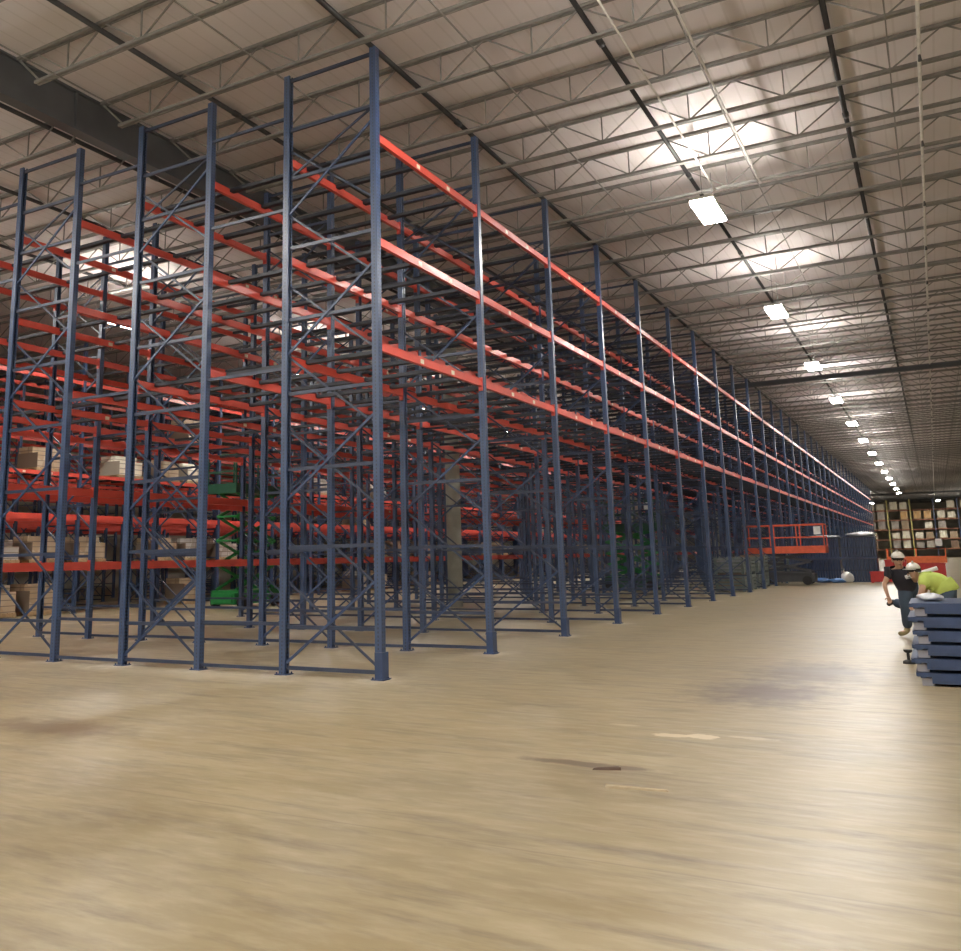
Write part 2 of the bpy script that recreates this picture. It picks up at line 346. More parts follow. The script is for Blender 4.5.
diag = [(MB().bar((0, .02, a), (-inner, .02, b), .022, .03).mesh('diagonal_brace', M_BRACE)) for a, b in LIGHT] + \
       [(MB().bar((-inner, -.02, a), (0, -.02, b), .022, .035).mesh('diagonal_brace', M_NAVY)) for a, b in DARK]
whole = MB()
for dx in (0, -PX): whole.add(post_mb(), (dx, 0, 0)); whole.box(dx-.095, dx+.095, -.085, .085, 0, .012)
for z in HZ: whole.bar((-.05, 0, z), (-.05-inner, 0, z), .035, .05)
for a, b in LIGHT: whole.bar((-.05, .02, a), (-.05-inner, .02, b), .022, .03)
for a, b in DARK: whole.bar((-.05-inner, -.02, a), (-.05, -.02, b), .022, .035)
whole_me = whole.mesh('rack_frame', M_POST)
def rowname(block, pr):
    if block == 'A': return ['aisle-side row', 'second row', 'third row', 'fourth row'][pr]
    return ['first row past left aisle', 'second row past left aisle', 'third row past left aisle', 'fourth row past left aisle'][pr]
def frame(x, n, block, pr):
    y = Y0+DY*n; d = proj(x, y, 4)[2]
    lab = 'blue upright rack frame, %s from near end, %s' % (ordn(n), rowname(block, pr))
    grp = 'blue rack frames'
    if (d < 27 and block == 'A') or (pr == 0 and block == 'A' and n < 10):
        o = thing('pallet_rack', lab, 'rack frame', (x, y, 0), grp)
        for k, dx in enumerate((0, -PX)):
            p = link('upright_post', post_me, o, (dx, 0, 0), math.pi*k)
            link('base_plate', plate_me, p)
            if k == 0 and pr == 0: link('post_guard', guard_me, p)
        for z in HZ: link('horizontal_brace', hor_me, o, (-.05, 0, z))
        for m in diag: link('diagonal_brace', m, o, (-.05, 0, 0))
    else:
        thing('pallet_rack', lab, 'rack frame', (x, y, 0), grp, whole_me)
NA = 35
frames = []
for pr in range(4):
    for n in range(NA): frame(LA[pr*2], n, 'A', pr)
for pr in range(4):
    for n in range(1, 26): frame(LB[pr*2], n, 'B', pr)
# row spacers in the gaps between pairs
sp_me = MB().bar((-.05, 0, 0), (-PX+.05, 0, 0), .035, .045).mesh('row_spacer', M_BRACE)
SPZ = [.07, .66, 4.2, 6.6, 8.05]
cand = []
for ln in (1, 3, 5):
    for n in range(NA):
        for k, z in enumerate(SPZ):
            q = proj(LA[ln]-.7, Y0+DY*n, z)
            if -60 < q[0] < 1020: cand.append((q[2], ln, n, k, z))
cand.sort()
rest = MB()
for i, (d, ln, n, k, z) in enumerate(cand):
    p = (LA[ln], Y0+DY*n, z)
    if i < 240:
        thing('row_spacer', 'blue spacer bar, %s height, left of %s, at %s frame' % (['floor', 'shin', 'mid', 'upper', 'top'][k], rowname('A', ln//2), ordn(n)), 'spacer bar', p, 'spacer bars between rack rows', sp_me)
    else: rest.bar((p[0]-.05, p[1], p[2]), (p[0]-PX+.05, p[1], p[2]), .035, .045)
link('row_spacers', rest.mesh('row_spacers', M_BRACE), None, label='distant blue spacer bars deep between the blue rack rows', category='spacer bars', kind='stuff')
# beams
def beam_mb():
    L = DY/2-.062
    return MB().box(-.03, .022, -L, L, -.12, 0).box(.022, .03, -L, L, -.12, -.045).box(-.026, .026, -L, L, -.006+.006, .003)
beam_me = beam_mb().mesh('beam_rail', M_RED)
ep_me = MB().box(-.036, .034, -.012, .01, -.19, .035).mesh('end_plate', M_RED)
stk_me = MB().box(.031, .034, -.05, .05, -.10, -.035).mesh('location_sticker', M_STICK)
LV_HI = [4.39, 5.88, 7.42]; LV_ALL = [1.56, 3.08, 4.39, 5.88, 7.42]
LVN = {1.56: 'head-height', 3.08: 'second', 4.39: 'middle', 5.88: 'upper', 7.42: 'topmost'}
cand = []
for li, x in enumerate(LA+LB):
    for n in range(NA-1):
        if li >= 8 and not 1 <= n < 25: continue
        for z in (LV_HI if li < 6 else LV_ALL):
            q = proj(x, Y0+DY*(n+.5), z)
            a = proj(x, Y0+DY*n, z); b = proj(x, Y0+DY*(n+1), z)
            if b[0] > -400 and a[0] < 961:
                size = abs(b[0]-a[0])+abs(b[1]-a[1]) if a[2] > .5 else 900
                cand.append((-size*(1 if li < 8 else .3), li, n, z, x, q[2]))
            elif li < 8 and n < 6: cand.append((-1, li, n, z, x, q[2]))
cand.sort()
rest = MB(); L = DY/2-.062
low_me = MB().box(-.03, .022, -L, L, -.17, 0).box(.022, .03, -L, L, -.17, -.05).mesh('beam_rail', M_RED)
for i, (sz, li, n, z, x, d) in enumerate(cand):
    y = Y0+DY*(n+.5)
    if i < 300:
        ln = 'line %s' % ''
        o = thing('rack_beam', 'orange-red %s-level beam, %s bay, %s post line from the %s' % (LVN[z], ordn(n), ordn(li if li < 8 else li-8), 'open aisle' if li < 8 else 'left aisle'), 'rack beam', (x, y, z), 'orange-red rack beams', None if d < 30 else (low_me if z < 4 else beam_me))
        if d < 30:
            link('beam_rail', low_me if z < 4 else beam_me, o)
            link('end_plate', ep_me, o, (0, -L, 0)); link('end_plate', ep_me, o, (0, L, 0))
            if li == 0 or (li+n) % 5 == 0:
                for s in (-.45, .52): link('location_sticker', stk_me, o, (0, s, 0))
    else: rest.box(x-.03, x+.026, y-L, y+L, z-(.17 if z < 4 else .12), z)
link('rack_beams', rest.mesh('rack_beams', M_RED), None, label='distant orange-red beams deep inside the blue racking', category='rack beams', kind='stuff')
# ------------------------------------------------------------------ column
def column(y, label):
    o = thing('concrete_column', label, 'column', (XG+.08, y, 0), 'round roof columns')
    link('column_shaft', MB().tube([(0, 0, 0), (0, 0, 9.3)], .23, 24).mesh('column_shaft', M_CONC, True), o)
    link('column_cap', MB().box(-.25, .25, -.25, .25, 9.3, 9.458).mesh('column_cap', M_GIRD), o)
column(25.3, 'round grey column standing among the blue racks under the girder')
for k, y in enumerate((45.2, 65.2)): column(y, 'round grey column deep in the racks, %s beyond the nearest column' % ordn(k))
# ------------------------------------------------------------------ pallet loads
pal = MB()
for s in (-.46, 0, .46): pal.box(s-.05, s+.05, -.55, .55, .02, .11)
for k in range(7): pal.box(-.5, .5, -.55+k*.165, -.55+k*.165+.11, .11, .13)
for s in (-.5, 0, .45): pal.box(-.5, .5, s, s+.1, 0, .02)
pal_me = pal.mesh('pallet', M_WOOD)
loads = {}
def load(x, y, z, h, mi, label, grp, rz=0):
    key = (round(h, 2), mi)
    if key not in loads:
        b = MB(); top = h; b.box(-.48, .48, -.52, .52, .131, top-.2); b.box(-.46, .2, -.5, .5, top-.2, top)
        loads[key] = b.mesh('carton_stack', M_CART[mi])
    o = thing('pallet_load', label, 'pallet of goods', (x, y, z), grp, rz=rz)
    link('pallet', pal_me, o); link('carton_stack', loads[key], o)
rnd = random.Random(3)
COLN = ['brown', 'white-wrapped', 'tan', 'cream', 'orange-tan']
for n in range(1, 20):
    for lv, z in enumerate((0, 1.563, 3.083, 4.393, 5.883)):
        for sl in (0, 1):
            if rnd.random() < (.7, .5, .93, .9, .93)[lv] or (sl and lv < 2 and n % 2): continue
            mi = rnd.choice((0, 1, 1, 2) if lv < 2 else (2, 3, 2, 1)); h = (.95, .85, .8, .8, 1.0)[lv]
            load(-23.8-PX/2+.0, Y0+DY*(n+.27+.46*sl), z, h*rnd.choice((.85, 1, 1)), mi, '%s carton load, %s side of %s bay, %s level, past left aisle' % (COLN[mi], ('near', 'far')[sl], ordn(n), ('floor', 'head-height', 'second', 'middle', 'upper')[lv]), 'pallet loads across the left aisle')
# dark support bars lying across the beams
sup_me = MB().box(-PX+.035, -.035, -.045, .045, -.055, .0).mesh('pallet_support', M_SUP)
cand = []
for li in range(7):
    for n in range(NA-1):
        for z in LV_HI:
            for k, f in enumerate((.14, .38, .62, .86) if li < 3 else (.3, .7)):
                y = Y0+DY*(n+f); q = proj(LA[li]-PX/2, y, z)
                if li == 4 and min(abs(y-c) for c in (25.3, 45.2, 65.2)) < .4: continue
                if -100 < q[0] < 1000: cand.append((q[2], LA[li], n, z, y, 'aisle-side rows', li, k))
for n in range(1, 22):
    for z in LV_ALL:
        for k, f in enumerate((.19, .35, .65, .81)):
            y = Y0+DY*(n+f); q = proj(LB[0]-PX/2, y, z)
            if -100 < q[0] < 1000: cand.append((q[2], LB[0], n, z, y, 'past left aisle', 0, k))
cand.sort(); rest = MB()
for i, (d, x, n, z, y, rn, li, k) in enumerate(cand):
    if i < 300: thing('pallet_support', 'dark support bar, %s in %s bay, %s level, %s gap, %s' % (ORD[k], ordn(n), LVN[z], ordn(li), rn), 'support bar', (x, y, z), 'dark support bars across the beams', sup_me)
    else: rest.box(x-PX+.035, x-.035, y-.045, y+.045, z-.055, z)
link('pallet_supports', rest.mesh('pallet_supports', M_SUP), None, label='distant dark support bars lying across the red beams', category='support bars', kind='stuff')
# far end storage rack across the end of the aisle
YE = 165.
up_me = MB().box(-.07, .07, -.05, .05, 0, 9.3).box(-.07, .07, 1.0, 1.1, 0, 9.3)
for k in range(8): up_me.bar((0, 0, .3+k*1.05), (0, 1.05, .9+k*1.05), .04, .04)
up_me = up_me.mesh('end_rack_upright', M_YEL); upb_me = up_me.copy(); upb_me.materials[0] = M_NAVY
eb_me = MB().box(-1.57, 1.57, -.04, .04, -.16, 0).box(-1.57, 1.57, 1.0, 1.08, -.16, 0).box(-1.57, 1.57, .04, 1.0, -.05, -.01)
eb_me = eb_me.mesh('end_rack_shelf', mat('dull_orange_shelf_paint', (.25, .09, .05), .5))
for k in range(7):
    x = -9.6+k*3.3
    thing('storage_rack_upright', '%s upright of the far end storage rack, %s from the left' % ('yellow' if k in (1, 2) else 'blue', ordn(k)), 'rack upright', (x, YE, 0), 'uprights of the far end rack', up_me if k in (1, 2) else upb_me)
    if k == 6: continue
    for lv, z in enumerate((1.45, 3.0, 4.55, 6.1, 7.65)):
        thing('storage_rack_shelf', 'dull orange shelf, %s level, %s bay of the far end storage rack' % (ordn(lv), ordn(k)), 'rack shelf', (x+1.65, YE, z), 'shelves of the far end rack', eb_me)
        for sl in (0, 1):
            if rnd.random() < .12: continue
            mi = 4 if (k in (1, 2) and lv == 3) else (rnd.choice((3, 3, 1, 2)) if lv > 0 else rnd.choice((0, 1, 3)))
            load(x+.95+sl*1.42, YE+.52, z, rnd.choice((1.2, 1.3, 1.05)), mi, '%s carton load, %s level, %s half of %s bay, end rack' % (COLN[mi], ordn(lv), ('left', 'right')[sl], ordn(k)), 'goods in the far end rack', math.pi/2)
# ------------------------------------------------------------------ lifts
def scissor_lift(loc, rz, label, zdeck, Lx, Ly, mp, ms, mb, group=None, railh=1.1, tall=False):
    o = thing('scissor_lift', label, 'lift', loc, group, rz=rz)
    bl = min(Lx, 2.3)/2; w = Ly/2
    link('chassis', MB().box(-bl, bl, -w+.12, w-.12, .14, .5).box(-bl+.1, bl-.1, -w+.05, w-.05, .5, .58).box(-bl-.05, -bl, -w+.2, w-.2, .2, .45).mesh('chassis', mb), o)
    wm = MB().tube([(0, -.06, 0), (0, .06, 0)], .2, 16).tube([(0, -.07, 0), (0, .07, 0)], .08, 10).mesh('wheel', M_BLACK)
    for sx in (-1, 1):
        for sy in (-1, 1): link('wheel', wm, o, (sx*(bl-.3), sy*(w-.06), .2))
    sc = MB(); z0 = .6; ns = 2 if zdeck < 2 else 4; dz = (zdeck-.12-z0)/ns
    for k in range(ns):
        for sy in (-w+.2, w-.2):
            sc.bar((-bl+.15, sy, z0+k*dz), (bl-.15, sy, z0+(k+1)*dz), .05, .09); sc.bar((bl-.15, sy*.9, z0+k*dz), (-bl+.15, sy*.9, z0+(k+1)*dz), .05, .09)
        for sx in (-bl+.15, bl-.15): sc.tube([(sx, -w+.2, z0+(k+1)*dz), (sx, w-.2, z0+(k+1)*dz)], .035, 8)
    link('scissor_arms', sc.mesh('scissor_arms', ms), o)
    l = Lx/2
    pf = link('platform', MB().box(-l, l, -w, w, zdeck-.1, zdeck).box(-l, l, -w-.01, -w+.02, zdeck-.16, zdeck+.16).box(-l, l, w-.02, w+.01, zdeck-.16, zdeck+.16).box(-l-.01, -l+.02, -w, w, zdeck-.16, zdeck+.16).box(l-.02, l+.01, -w, w, zdeck-.16, zdeck+.16).mesh('platform', mp), o)
    rl = MB(); n = max(2, int(Lx/.9))
    for k in range(n+1):
        for sy in (-w+.02, w-.02): rl.bar((-l+.02+k*(Lx-.04)/n, sy, zdeck), (-l+.02+k*(Lx-.04)/n, sy, zdeck+railh), .045, .045)
    for z in (.55, railh):
        for sy in (-w+.02, w-.02): rl.bar((-l, sy, zdeck+z), (l, sy, zdeck+z), .045, .05)
        for sx in (-l+.02, l-.02): rl.bar((sx, -w, zdeck+z), (sx, w, zdeck+z), .045, .05)
    link('guard_rail', rl.mesh('guard_rail', mp), pf)
    cb = MB().box(l-.4, l-.12, -w-.07, -w-.01, zdeck+.65, zdeck+1.0).mesh('control_box', M_WHITE); link('control_box', cb, pf)
    return o
scissor_lift((-5.95, 44.3, 0), 0, 'red-orange scissor lift parked half inside the aisle-side racks', 1.55, 3.4, 1.3, M_LIFTR, M_DGREY, M_DGREY)
scissor_lift((-.9, 52, 0), 0, 'bright orange lift with low platform at the far right behind the workers', .95, 2.6, 1.2, M_LIFTO, M_DGREY, M_DGREY, railh=.55)
scissor_lift((-20.4, 24.0, 0), math.pi/2, 'green scissor lift raised in the left aisle behind the racks', 3.9, 2.6, 1.25, M_DGREEN, M_GREEN, M_GREEN)
scissor_lift((-11.2, 37.9, 0), 0, 'dark green scissor lift standing inside the racks beyond the column', 2.6, 2.4, 1.2, M_DGREEN, M_GREEN, M_DGREEN)
# ------------------------------------------------------------------ crates in the racks' ground level
cr_b = MB().box(-.55, .55, -.5, .5, .06, .1)
for sx in (-.53, .53):
    for k in range(4): cr_b.box(sx-.02, sx+.02, -.5, .5, .12+k*.13, .21+k*.13)
for sy in (-.48, .48):
    for k in range(4): cr_b.box(-.55, .55, sy-.02, sy+.02, .12+k*.13, .21+k*.13)
for sx in (-.5, .5):
    for sy in (-.45, .45): cr_b.box(sx-.05, sx+.05, sy-.05, sy+.05, 0, .64)
cr_me = cr_b.mesh('crate', M_GREYC)
fill_me = [MB().box(-.45, .45, -.4, .4, .1, .5+.1*k).tube([(-.2, 0, .5), (-.2, 0, .58)], .15, 12).mesh('crate_contents', [M_LILAC, M_DGREY, M_CART[0]][k]) for k in range(3)]
for n in range(8, 12):
    for j, dy in enumerate((.85, 2.4)):
        for lv in (0, 1):
            if n == 10: continue
            if n == 11 and j == 0 and lv == 1: continue
            o = thing('stacking_crate', 'grey slatted stacking crate, %s, %s half of %s bay beside the aisle' % (('bottom', 'top')[lv], ('near', 'far')[j], ordn(n)), 'crate', (X0-.76, Y0+DY*n+dy, lv*.66), 'grey crates on the ground in the aisle-side row')
            link('slatted_box', cr_me, o); link('crate_contents', fill_me[(n+j+lv) % 3], o)
# ------------------------------------------------------------------ blue frame bundles at the end of the aisle
def bundle(loc, w, h, d, label):
    o = thing('rack_frame_bundle', label, 'frame bundle', loc, 'bundles of blue frames across the aisle')
    ch = MB().box(-.04, .04, 0, d, .05, h-.05).box(-.05, -.035, -.015, 0, .05, h-.05).box(.035, .05, -.015, 0, .05, h-.05).mesh('bundled_post', M_NAVY)
    n = int(w/.12)
    for k in range(n): link('bundled_post', ch, o, (-w/2+.06+k*.12, .02*((k*7) % 3), 0))
    link('strapping', MB().box(-w/2, w/2, -.03, -.018, h*.48, h*.52).box(-w/2, w/2, -.03, d+.06, h-.05, h).mesh('strapping', M_BRACE), o)
    link('bearer', MB().box(-w/2, w/2, 0, .1, 0, .05).box(-w/2, w/2, d-.1, d, 0, .05).mesh('bearer', M_NAVY), o)
bundle((-3.15, 47.3, 0), 1.45, 1.1, 1.2, 'blue frame bundle on the floor, right of the two')
bundle((-3.12, 47.3, 1.1), 1.5, 1.0, 1.2, 'blue frame bundle stacked on top, right of the two')
bundle((-5.0, 48.2, 0), 2.0, 1.1, 1.2, 'blue frame bundle on the floor, left behind the scissor lift')
bundle((-5.0, 48.2, 1.1), 2.0, 1.0, 1.2, 'blue frame bundle stacked on top, left behind the scissor lift')
def blob(name, loc, r, m, label, cat, seed, flat=1):
    b = MB(); rr = random.Random(seed); nu, nv = 18, 9; vs = b.v
    for j in range(nv+1):
        th = math.pi*j/nv
        for i in range(nu):
            a = 2*math.pi*i/nu; k = 1+.18*math.sin(3*a+seed+2*th)+.08*rr.random()
            vs.append((r[0]*math.sin(th)*math.cos(a)*k, r[1]*math.sin(th)*math.sin(a)*k, max(0, r[2]*(.75+math.cos(th)*.95*(1+.1*math.sin(5*a))))))
    for j in range(nv):
        for i in range(nu): b.f.append((j*nu+i, (j+1)*nu+i, (j+1)*nu+(i+1) % nu, j*nu+(i+1) % nu)); b.m.append(0)
    return thing(name, label, cat, loc, None, b.mesh(name, m, True))
blob('plastic_sheet', (-3.0, 47.7, 2.1), (.6, .45, .13), M_SHEET, 'crumpled pale plastic sheet lying on top of the right blue bundles', 'plastic sheet', 1)
blob('plastic_sheet', (-4.9, 48.7, 2.1), (.8, .4, .07), M_SHEET, 'flat pale plastic sheet on top of the left blue bundles', 'plastic sheet', 6)
blob('tarp_heap', (-4.85, 47.0, 0), (.42, .3, .13), M_TARP, 'small blue plastic heap on the floor, left one before the blue bundles', 'tarp heap', 2)
blob('tarp_heap', (-4.15, 46.7, 0), (.35, .3, .12), M_TARP, 'small blue plastic heap beside the white bag before the bundles', 'tarp heap', 3)
blob('white_bag', (-3.75, 46.9, 0), (.26, .25, .28), M_WHITE, 'rounded white bag on the floor before the blue bundles', 'bag', 4)
def redbox(loc, w, d, h, label):
    o = thing('steel_bin', label, 'bin', loc, 'red steel bins')
    b = MB().box(-w/2, w/2, 0, d, .05, .09)
    for a in ((-w/2, w/2, 0, .04), (-w/2, w/2, d-.04, d), (-w/2, -w/2+.04, .04, d-.04), (w/2-.04, w/2, .04, d-.04)): b.box(a[0], a[1], a[2], a[3], .09, h)
    b.box(-w/2-.02, w/2+.02, -.02, .06, h-.06, h)
    link('bin_shell', b.mesh('bin_shell', M_REDBOX), o)
    ft = MB().box(-.05, .05, -.05, .05, 0, .05).mesh('foot', M_REDBOX)
    for sx in (-1, 1):
        for y in (.06, d-.06): link('foot', ft, o, (sx*(w/2-.06), y, 0))
redbox((-2.2, 46.2, 0), 1.05, .9, .5, 'low red steel bin on the floor right of the blue bundles')
redbox((-1.75, 48.8, 0), .9, .9, 1.0, 'taller red steel bin behind the low red bin')
redbox((-.35, 49.4, 0), 1.3, .9, .8, 'red steel bin in front of the orange lift at the far right')
# ------------------------------------------------------------------ stack of blue steel pallets at right
sx0 = .55
deck = MB().box(-.88, .88, -.6, .6, .105, .145)
for k in range(-3, 4): deck.box(k*.28-.03, k*.28+.03, -.62, .62, .085, .105)
deck.box(-.76, .9, -.63, -.59, .03, .142).box(-.9, .9, -.63, -.59, .1, .142).box(-.76, .9, .59, .63, .03, .142).box(-.91, -.87, -.6, .6, .1, .142)
deck_me = deck.mesh('deck', M_NAVY)
blk_me = MB().box(-.06, .06, -.06, .06, .0, .086).mesh('spacer_block', M_LILAC)
for k in range(6):
    o = thing('steel_pallet', 'navy steel pallet in the stack at the right edge, %s from the floor' % ordn(k), 'pallet', (sx0+(.02, -.015, .01, .03, 0, .025)[k], 12.35, k*.15), 'stacked navy steel pallets at right')
    link('deck', deck_me, o)
    for x in (-.8, 0, .8):
        for y in (-.52, .0, .52): link('spacer_block', blk_me, o, (x, y, 0))
blob('plastic_sheet', (-.12, 12.3, .898), (.13, .2, .05), M_SHEET, 'small crumpled white plastic on top of the navy pallet stack', 'plastic sheet', 9)
o = thing('jack_stand', 'small black jack stand on the floor left of the navy pallet stack', 'jack stand', (-.47, 13.9, 0))
link('stand_base', MB().tube([(0, 0, 0), (0, 0, .035), (0, 0, .05)], [.075, .07, .04], 16).mesh('stand_base', M_BLACK), o)
link('stand_post', MB().tube([(0, 0, .05), (0, 0, .14)], .02, 10).mesh('stand_post', M_BLACK), o)
link('stand_head', MB().tube([(0, 0, .14), (0, 0, .155), (0, 0, .18)], [.03, .05, .055], 12).mesh('stand_head', M_BLACK), o)
thing('wood_scrap', 'dark splinter of wood lying on the concrete in the middle foreground', 'wood scrap', (-2.2, 6.5, 0), None,
      MB().quad_box([(-.1, -.03, 0), (.1, -.02, 0), (.09, .03, 0), (-.07, .02, 0), (-.09, -.02, .012), (.1, -.015, .02), (.08, .025, .018), (-.06, .015, .01)]).mesh('wood_scrap', mat('dark_wood', (.12, .08, .06), .8)), rz=.3)
thing('wood_strip', 'pale narrow strip of wood lying on the concrete nearest the camera', 'wood strip', (-1.85, 6.05, 0), None,
      MB().quad_box([(-.2, -.025, 0), (.2, -.012, 0), (.2, .012, 0), (-.2, .025, 0), (-.2, -.02, .018), (.19, -.01, .01), (.19, .01, .01), (-.2, .02, .018)]).mesh('wood_strip', mat('pale_wood', (.46, .38, .26), .8)), rz=.15)
# ------------------------------------------------------------------ people
M_SKIN = mat('skin', (.5, .3, .2), .55, noise=.05)
M_SHIRT = mat('dark_shirt_cloth', (.025, .025, .035), .9)
M_JEAN = mat('dark_denim', (.05, .075, .11), .9)
M_LIME = mat('lime_safety_vest_cloth', (.55, .68, .16), .8)
M_BOOT = mat('tan_boot_leather', (.3, .24, .12), .7)
M_HAT = mat('white_hard_hat_plastic', (.85, .83, .76), .3)
M_GLOVE = mat('black_glove_cloth', (.02, .02, .02), .8)
M_ORANGE = mat('orange_sleeve_cloth', (.7, .32, .12), .8)
def skin(name, verts, edges, radii, m, sub=2, root=0):
    me = bpy.data.meshes.new(name+'_cage'); me.from_pydata(verts, edges, []); me.update()
    o = bpy.data.objects.new(name+'_cage', me); C.objects.link(o)
    sm = o.modifiers.new('s', 'SKIN'); sm.use_smooth_shade = True
    for i, r in enumerate(radii):
        r = r if isinstance(r, tuple) else (r, r)
        me.skin_vertices[0].data[i].radius = r; me.skin_vertices[0].data[i].use_root = (i == root)
    ss = o.modifiers.new('u', 'SUBSURF'); ss.levels = sub; ss.render_levels = sub
    dg = bpy.context.evaluated_depsgraph_get()
    out = bpy.data.meshes.new_from_object(o.evaluated_get(dg)); out.name = name
    bpy.data.objects.remove(o); out.materials.clear(); out.materials.append(m)
    out.polygons.foreach_set('use_smooth', [True]*len(out.polygons))
    return out
def ellipsoid(c, r, n=16, mz=None, cut=None):
    b = MB(); nv = n//2
    for j in range(nv+1):
        th = math.pi*j/nv
        for i in range(n):
            a = 2*math.pi*i/n; z = math.cos(th)
            if cut is not None: z = max(z, cut)
            b.v.append((c[0]+r[0]*math.sin(th)*math.cos(a), c[1]+r[1]*math.sin(th)*math.sin(a), c[2]+r[2]*z))
    for j in range(nv):
        for i in range(n): b.f.append((j*n+i, (j+1)*n+i, (j+1)*n+(i+1) % n, j*n+(i+1) % n)); b.m.append(0)
    return b
def person(label, J, face, shirt_m, leg_m, sleeves, vest=None, glove=None):
    """J: joint dict in world space; face: unit facing vector of the head"""
    base = Vector((J['pelvis'][0], J['pelvis'][1], 0))
    o = thing('person', label, 'person', tuple(base))
    V = {k: Vector(v)-base for k, v in J.items()}
    fv = Vector(face).normalized(); side = fv.cross(Vector((0, 0, 1))).normalized()
    vs, es, rs, ix = [], [], [], {}
    def a(k, p, r, prev=None):
        ix[k] = len(vs); vs.append(tuple(p)); rs.append(r)
        if prev is not None: es.append((ix[prev], ix[k]))
    a('pelvis', V['pelvis'], .125)
    a('waist', V['pelvis'].lerp(V['chest'], .5), .115, 'pelvis'); a('chest', V['chest'], .13, 'waist')
    a('neck', V['neck'], .055, 'chest'); hd = V['head']
    a('headlow', hd-Vector((0, 0, .06)), .068, 'neck'); a('head', hd+Vector((0, 0, .01)), .088, 'headlow'); a('crown', hd+Vector((0, 0, .09)), .07, 'head')
    for s in ('l', 'r'):
        a('sh'+s, V['sh'+s], .06, 'chest'); a('el'+s, V['el'+s], .042, 'sh'+s); a('wr'+s, V['wr'+s], .028, 'el'+s)
        d = (V['wr'+s]-V['el'+s]).normalized(); hp = V['wr'+s]+d*.06; a('palm'+s, hp, (.036, .026), 'wr'+s)
        u = d.cross(Vector((0, 1, .2))).normalized(); w = d.cross(u).normalized()
        for q in range(4):
            off = u*(-.027+.018*q); ln = (.032, .038, .035, .027)[q]
            a('f%s%d' % (s, q), hp+off+d*.03, .0095, 'palm'+s); a('g%s%d' % (s, q), hp+off+d*(.03+ln)+w*.014, .0085, 'f%s%d' % (s, q)); a('h%s%d' % (s, q), hp+off+d*(.03+ln*1.6)+w*.035, .0075, 'g%s%d' % (s, q))
        a('t'+s, V['wr'+s]+d*.035-u*.04+w*.008, .011, 'palm'+s); a('tt'+s, V['wr'+s]+d*.065-u*.06+w*.02, .0095, 't'+s)
        a('hip'+s, V['hip'+s], .09, 'pelvis'); a('kn'+s, V['kn'+s], .06, 'hip'+s); a('an'+s, V['an'+s], .04, 'kn'+s); a('toe'+s, V['toe'+s], .035, 'an'+s)
    body = link('body', skin('body', vs, es, rs, M_SKIN), o)
    # face: nose, eyes, ears, mouth
    fc = MB(); fc.add(ellipsoid(hd+fv*.088-Vector((0, 0, .012)), (.014, .014, .024), 8), (0, 0, 0))
    for sg in (-1, 1): fc.add(ellipsoid(hd+side*sg*.09-Vector((0, 0, .005)), (.014, .02, .03), 8), (0, 0, 0))
    link('nose_and_ears', fc.mesh('nose_and_ears', M_SKIN, True), o)
    ey = MB()
    for sg in (-1, 1): ey.add(ellipsoid(hd+fv*.082+side*sg*.033+Vector((0, 0, .015)), (.011, .011, .008), 8), (0, 0, 0))
    ey.add(ellipsoid(hd+fv*.074-Vector((0, 0, .06)), (.022, .022, .006), 8), (0, 0, 0)); link('eyes_and_mouth', ey.mesh('eyes_and_mouth', M_SHIRT, True), o)
    link('hair', ellipsoid(hd-fv*.018+Vector((0, 0, .025)), (.1, .1, .1), 16, cut=-.25).mesh('hair', mat('dark_hair', (.03, .022, .018), .8), True), o)
    hat = ellipsoid(hd+Vector((0, 0, .06)), (.108, .112, .1), 20, cut=0); hat.add(ellipsoid(hd+fv*.045+Vector((0, 0, .062)), (.118, .125, .01), 20), (0, 0, 0))
    hat.box(hd.x-.012, hd.x+.012, hd.y-.09, hd.y+.09, hd.z+.165, hd.z+.182)
    link('hard_hat', hat.mesh('hard_hat', M_HAT, True), o)
    # shirt
    tv = [V['pelvis']-Vector((0, 0, .10)), V['pelvis'].lerp(V['chest'], .5), V['chest'], V['chest'].lerp(V['neck'], .55)]; tr = [.19, .185, .195, .12]; te = [(0, 1), (1, 2), (2, 3)]
    for s in ('l', 'r'):
        i = len(tv); tv += [V['sh'+s], V['sh'+s].lerp(V['el'+s], .55)]; tr += [.105, .085]; te += [(2, i), (i, i+1)]
        if sleeves: tv += [V['el'+s], V['el'+s].lerp(V['wr'+s], .9)]; tr += [.075, .06]; te += [(i+1, i+2), (i+2, i+3)]
    link('shirt', skin('shirt', [tuple(v) for v in tv], te, tr, shirt_m), o)
    if vest: link('safety_vest', skin('safety_vest', [tuple(v) for v in tv[:4]]+[tuple(V['shl'].lerp(V['chest'], .35)), tuple(V['shr'].lerp(V['chest'], .35))], [(0, 1), (1, 2), (2, 3), (2, 4), (2, 5)], [.205, .2, .21, .14, .12, .12], vest), o)
    lv = [V['pelvis']+Vector((0, 0, .15)), V['pelvis']]; lr = [.165, .18]; le = [(0, 1)]
    for s in ('l', 'r'):
        i = len(lv); lv += [V['hip'+s], V['kn'+s], V['kn'+s].lerp(V['an'+s], .92)]; lr += [.14, .1, .08]; le += [(1, i), (i, i+1), (i+1, i+2)]
    link('trousers', skin('trousers', [tuple(v) for v in lv], le, lr, leg_m), o)
    for s in ('l', 'r'):
        an, to = V['an'+s], V['toe'+s]; d = (to-an); up = (V['kn'+s]-an).normalized()
        link('boot', skin('boot', [tuple(an+up*.1), tuple(an), tuple(an+d*.5-up*.015), tuple(to)], [(0, 1), (1, 2), (2, 3)], [.052, .055, .048, .04], M_BOOT if s == 'l' else glove or M_BOOT), o)
    if glove:
        pass
    return o
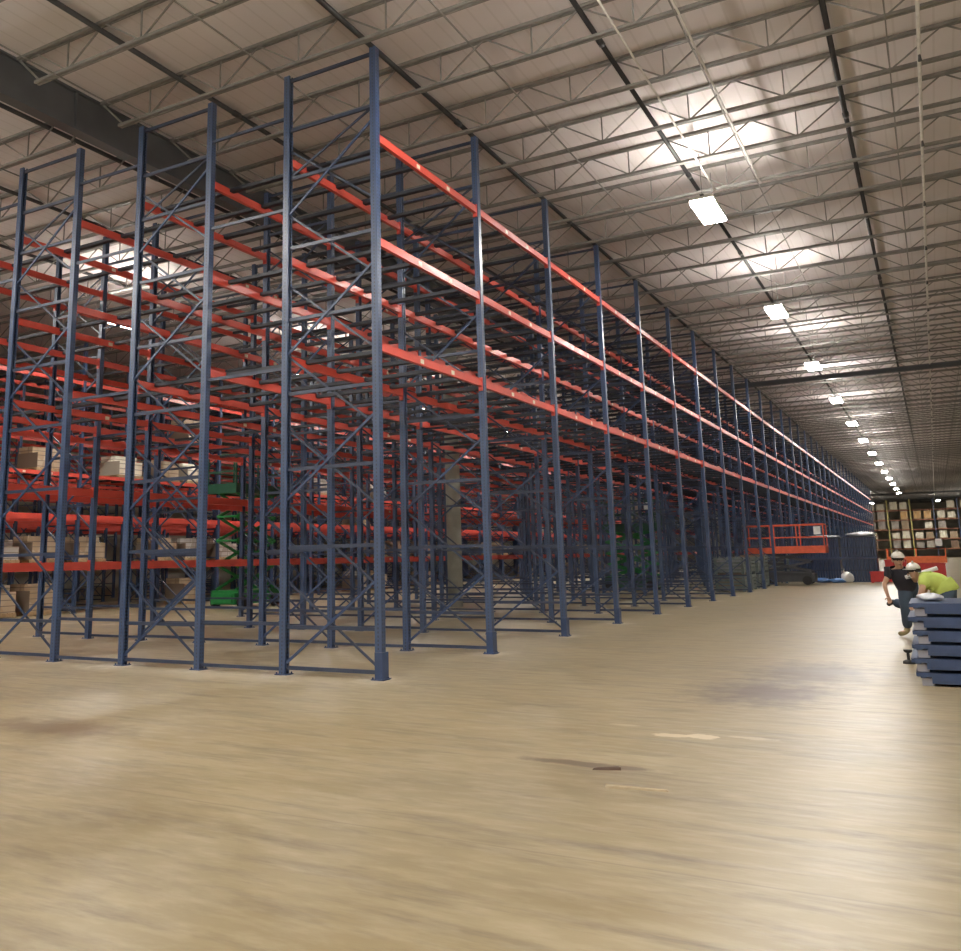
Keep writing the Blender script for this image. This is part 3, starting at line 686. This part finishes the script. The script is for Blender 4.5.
person('person in white hard hat and dark shirt stooping beside the pallet stack', dict(
    pelvis=(-.50, 18.3, .84), chest=(-.58, 18.12, 1.06), neck=(-.60, 18.0, 1.18), head=(-.60, 17.93, 1.30),
    shl=(-.76, 18.05, 1.10), ell=(-.86, 18.0, .88), wrl=(-.82, 17.95, .70), shr=(-.42, 18.0, 1.10), elr=(-.36, 17.8, .95), wrr=(-.37, 17.62, 1.02),
    hipl=(-.55, 18.25, .80), knl=(-.56, 18.1, .46), anl=(-.58, 18.2, .09), toel=(-.72, 18.08, .045),
    hipr=(-.46, 18.36, .80), knr=(-.56, 18.3, .50), anr=(-.78, 18.42, .58), toer=(-.86, 18.45, .50)),
    (.3, -1, -.2), M_SHIRT, M_JEAN, False, None, M_BLACK)
person('person in white hard hat and lime safety vest bending forward behind the pallet stack', dict(
    pelvis=(.08, 17.0, .84), chest=(-.14, 16.95, 1.0), neck=(-.29, 16.9, 1.07), head=(-.36, 16.85, 1.12),
    shl=(-.22, 16.75, .99), ell=(-.28, 16.65, .8), wrl=(-.38, 16.6, .65), shr=(-.18, 17.15, 1.0), elr=(-.24, 17.2, .8), wrr=(-.3, 17.15, .62),
    hipl=(.08, 16.9, .8), knl=(.02, 16.88, .45), anl=(.12, 16.9, .09), toel=(-.02, 16.88, .045),
    hipr=(.1, 17.1, .8), knr=(.08, 17.12, .45), anr=(.2, 17.12, .09), toer=(.06, 17.14, .045)),
    (-1, -.2, -.3), M_LIME, M_JEAN, False, M_LIME)
thing('plastic_tube', 'long white plastic tube slanting upward between the two workers', 'tube', (0, 0, 0), None,
      MB().tube([(-.50, 17.6, 1.02), (-.02, 17.45, 1.17)], .035, 10).mesh('plastic_tube', M_WHITE, True))
# ------------------------------------------------------------------ world and view
w = bpy.data.worlds.new('world'); bpy.context.scene.world = w; w.use_nodes = True
w.node_tree.nodes['Background'].inputs[0].default_value = (.5, .5, .52, 1); w.node_tree.nodes['Background'].inputs[1].default_value = .1
sc = bpy.context.scene
sc.view_settings.view_transform = 'Standard'; sc.view_settings.look = 'None'; sc.view_settings.gamma = 1; sc.view_settings.exposure = 0
sc.view_settings.use_curve_mapping = False
sc.cycles.max_bounces = 8; sc.cycles.diffuse_bounces = 5; sc.cycles.use_denoising = True
sc.cycles.sample_clamp_indirect = 4
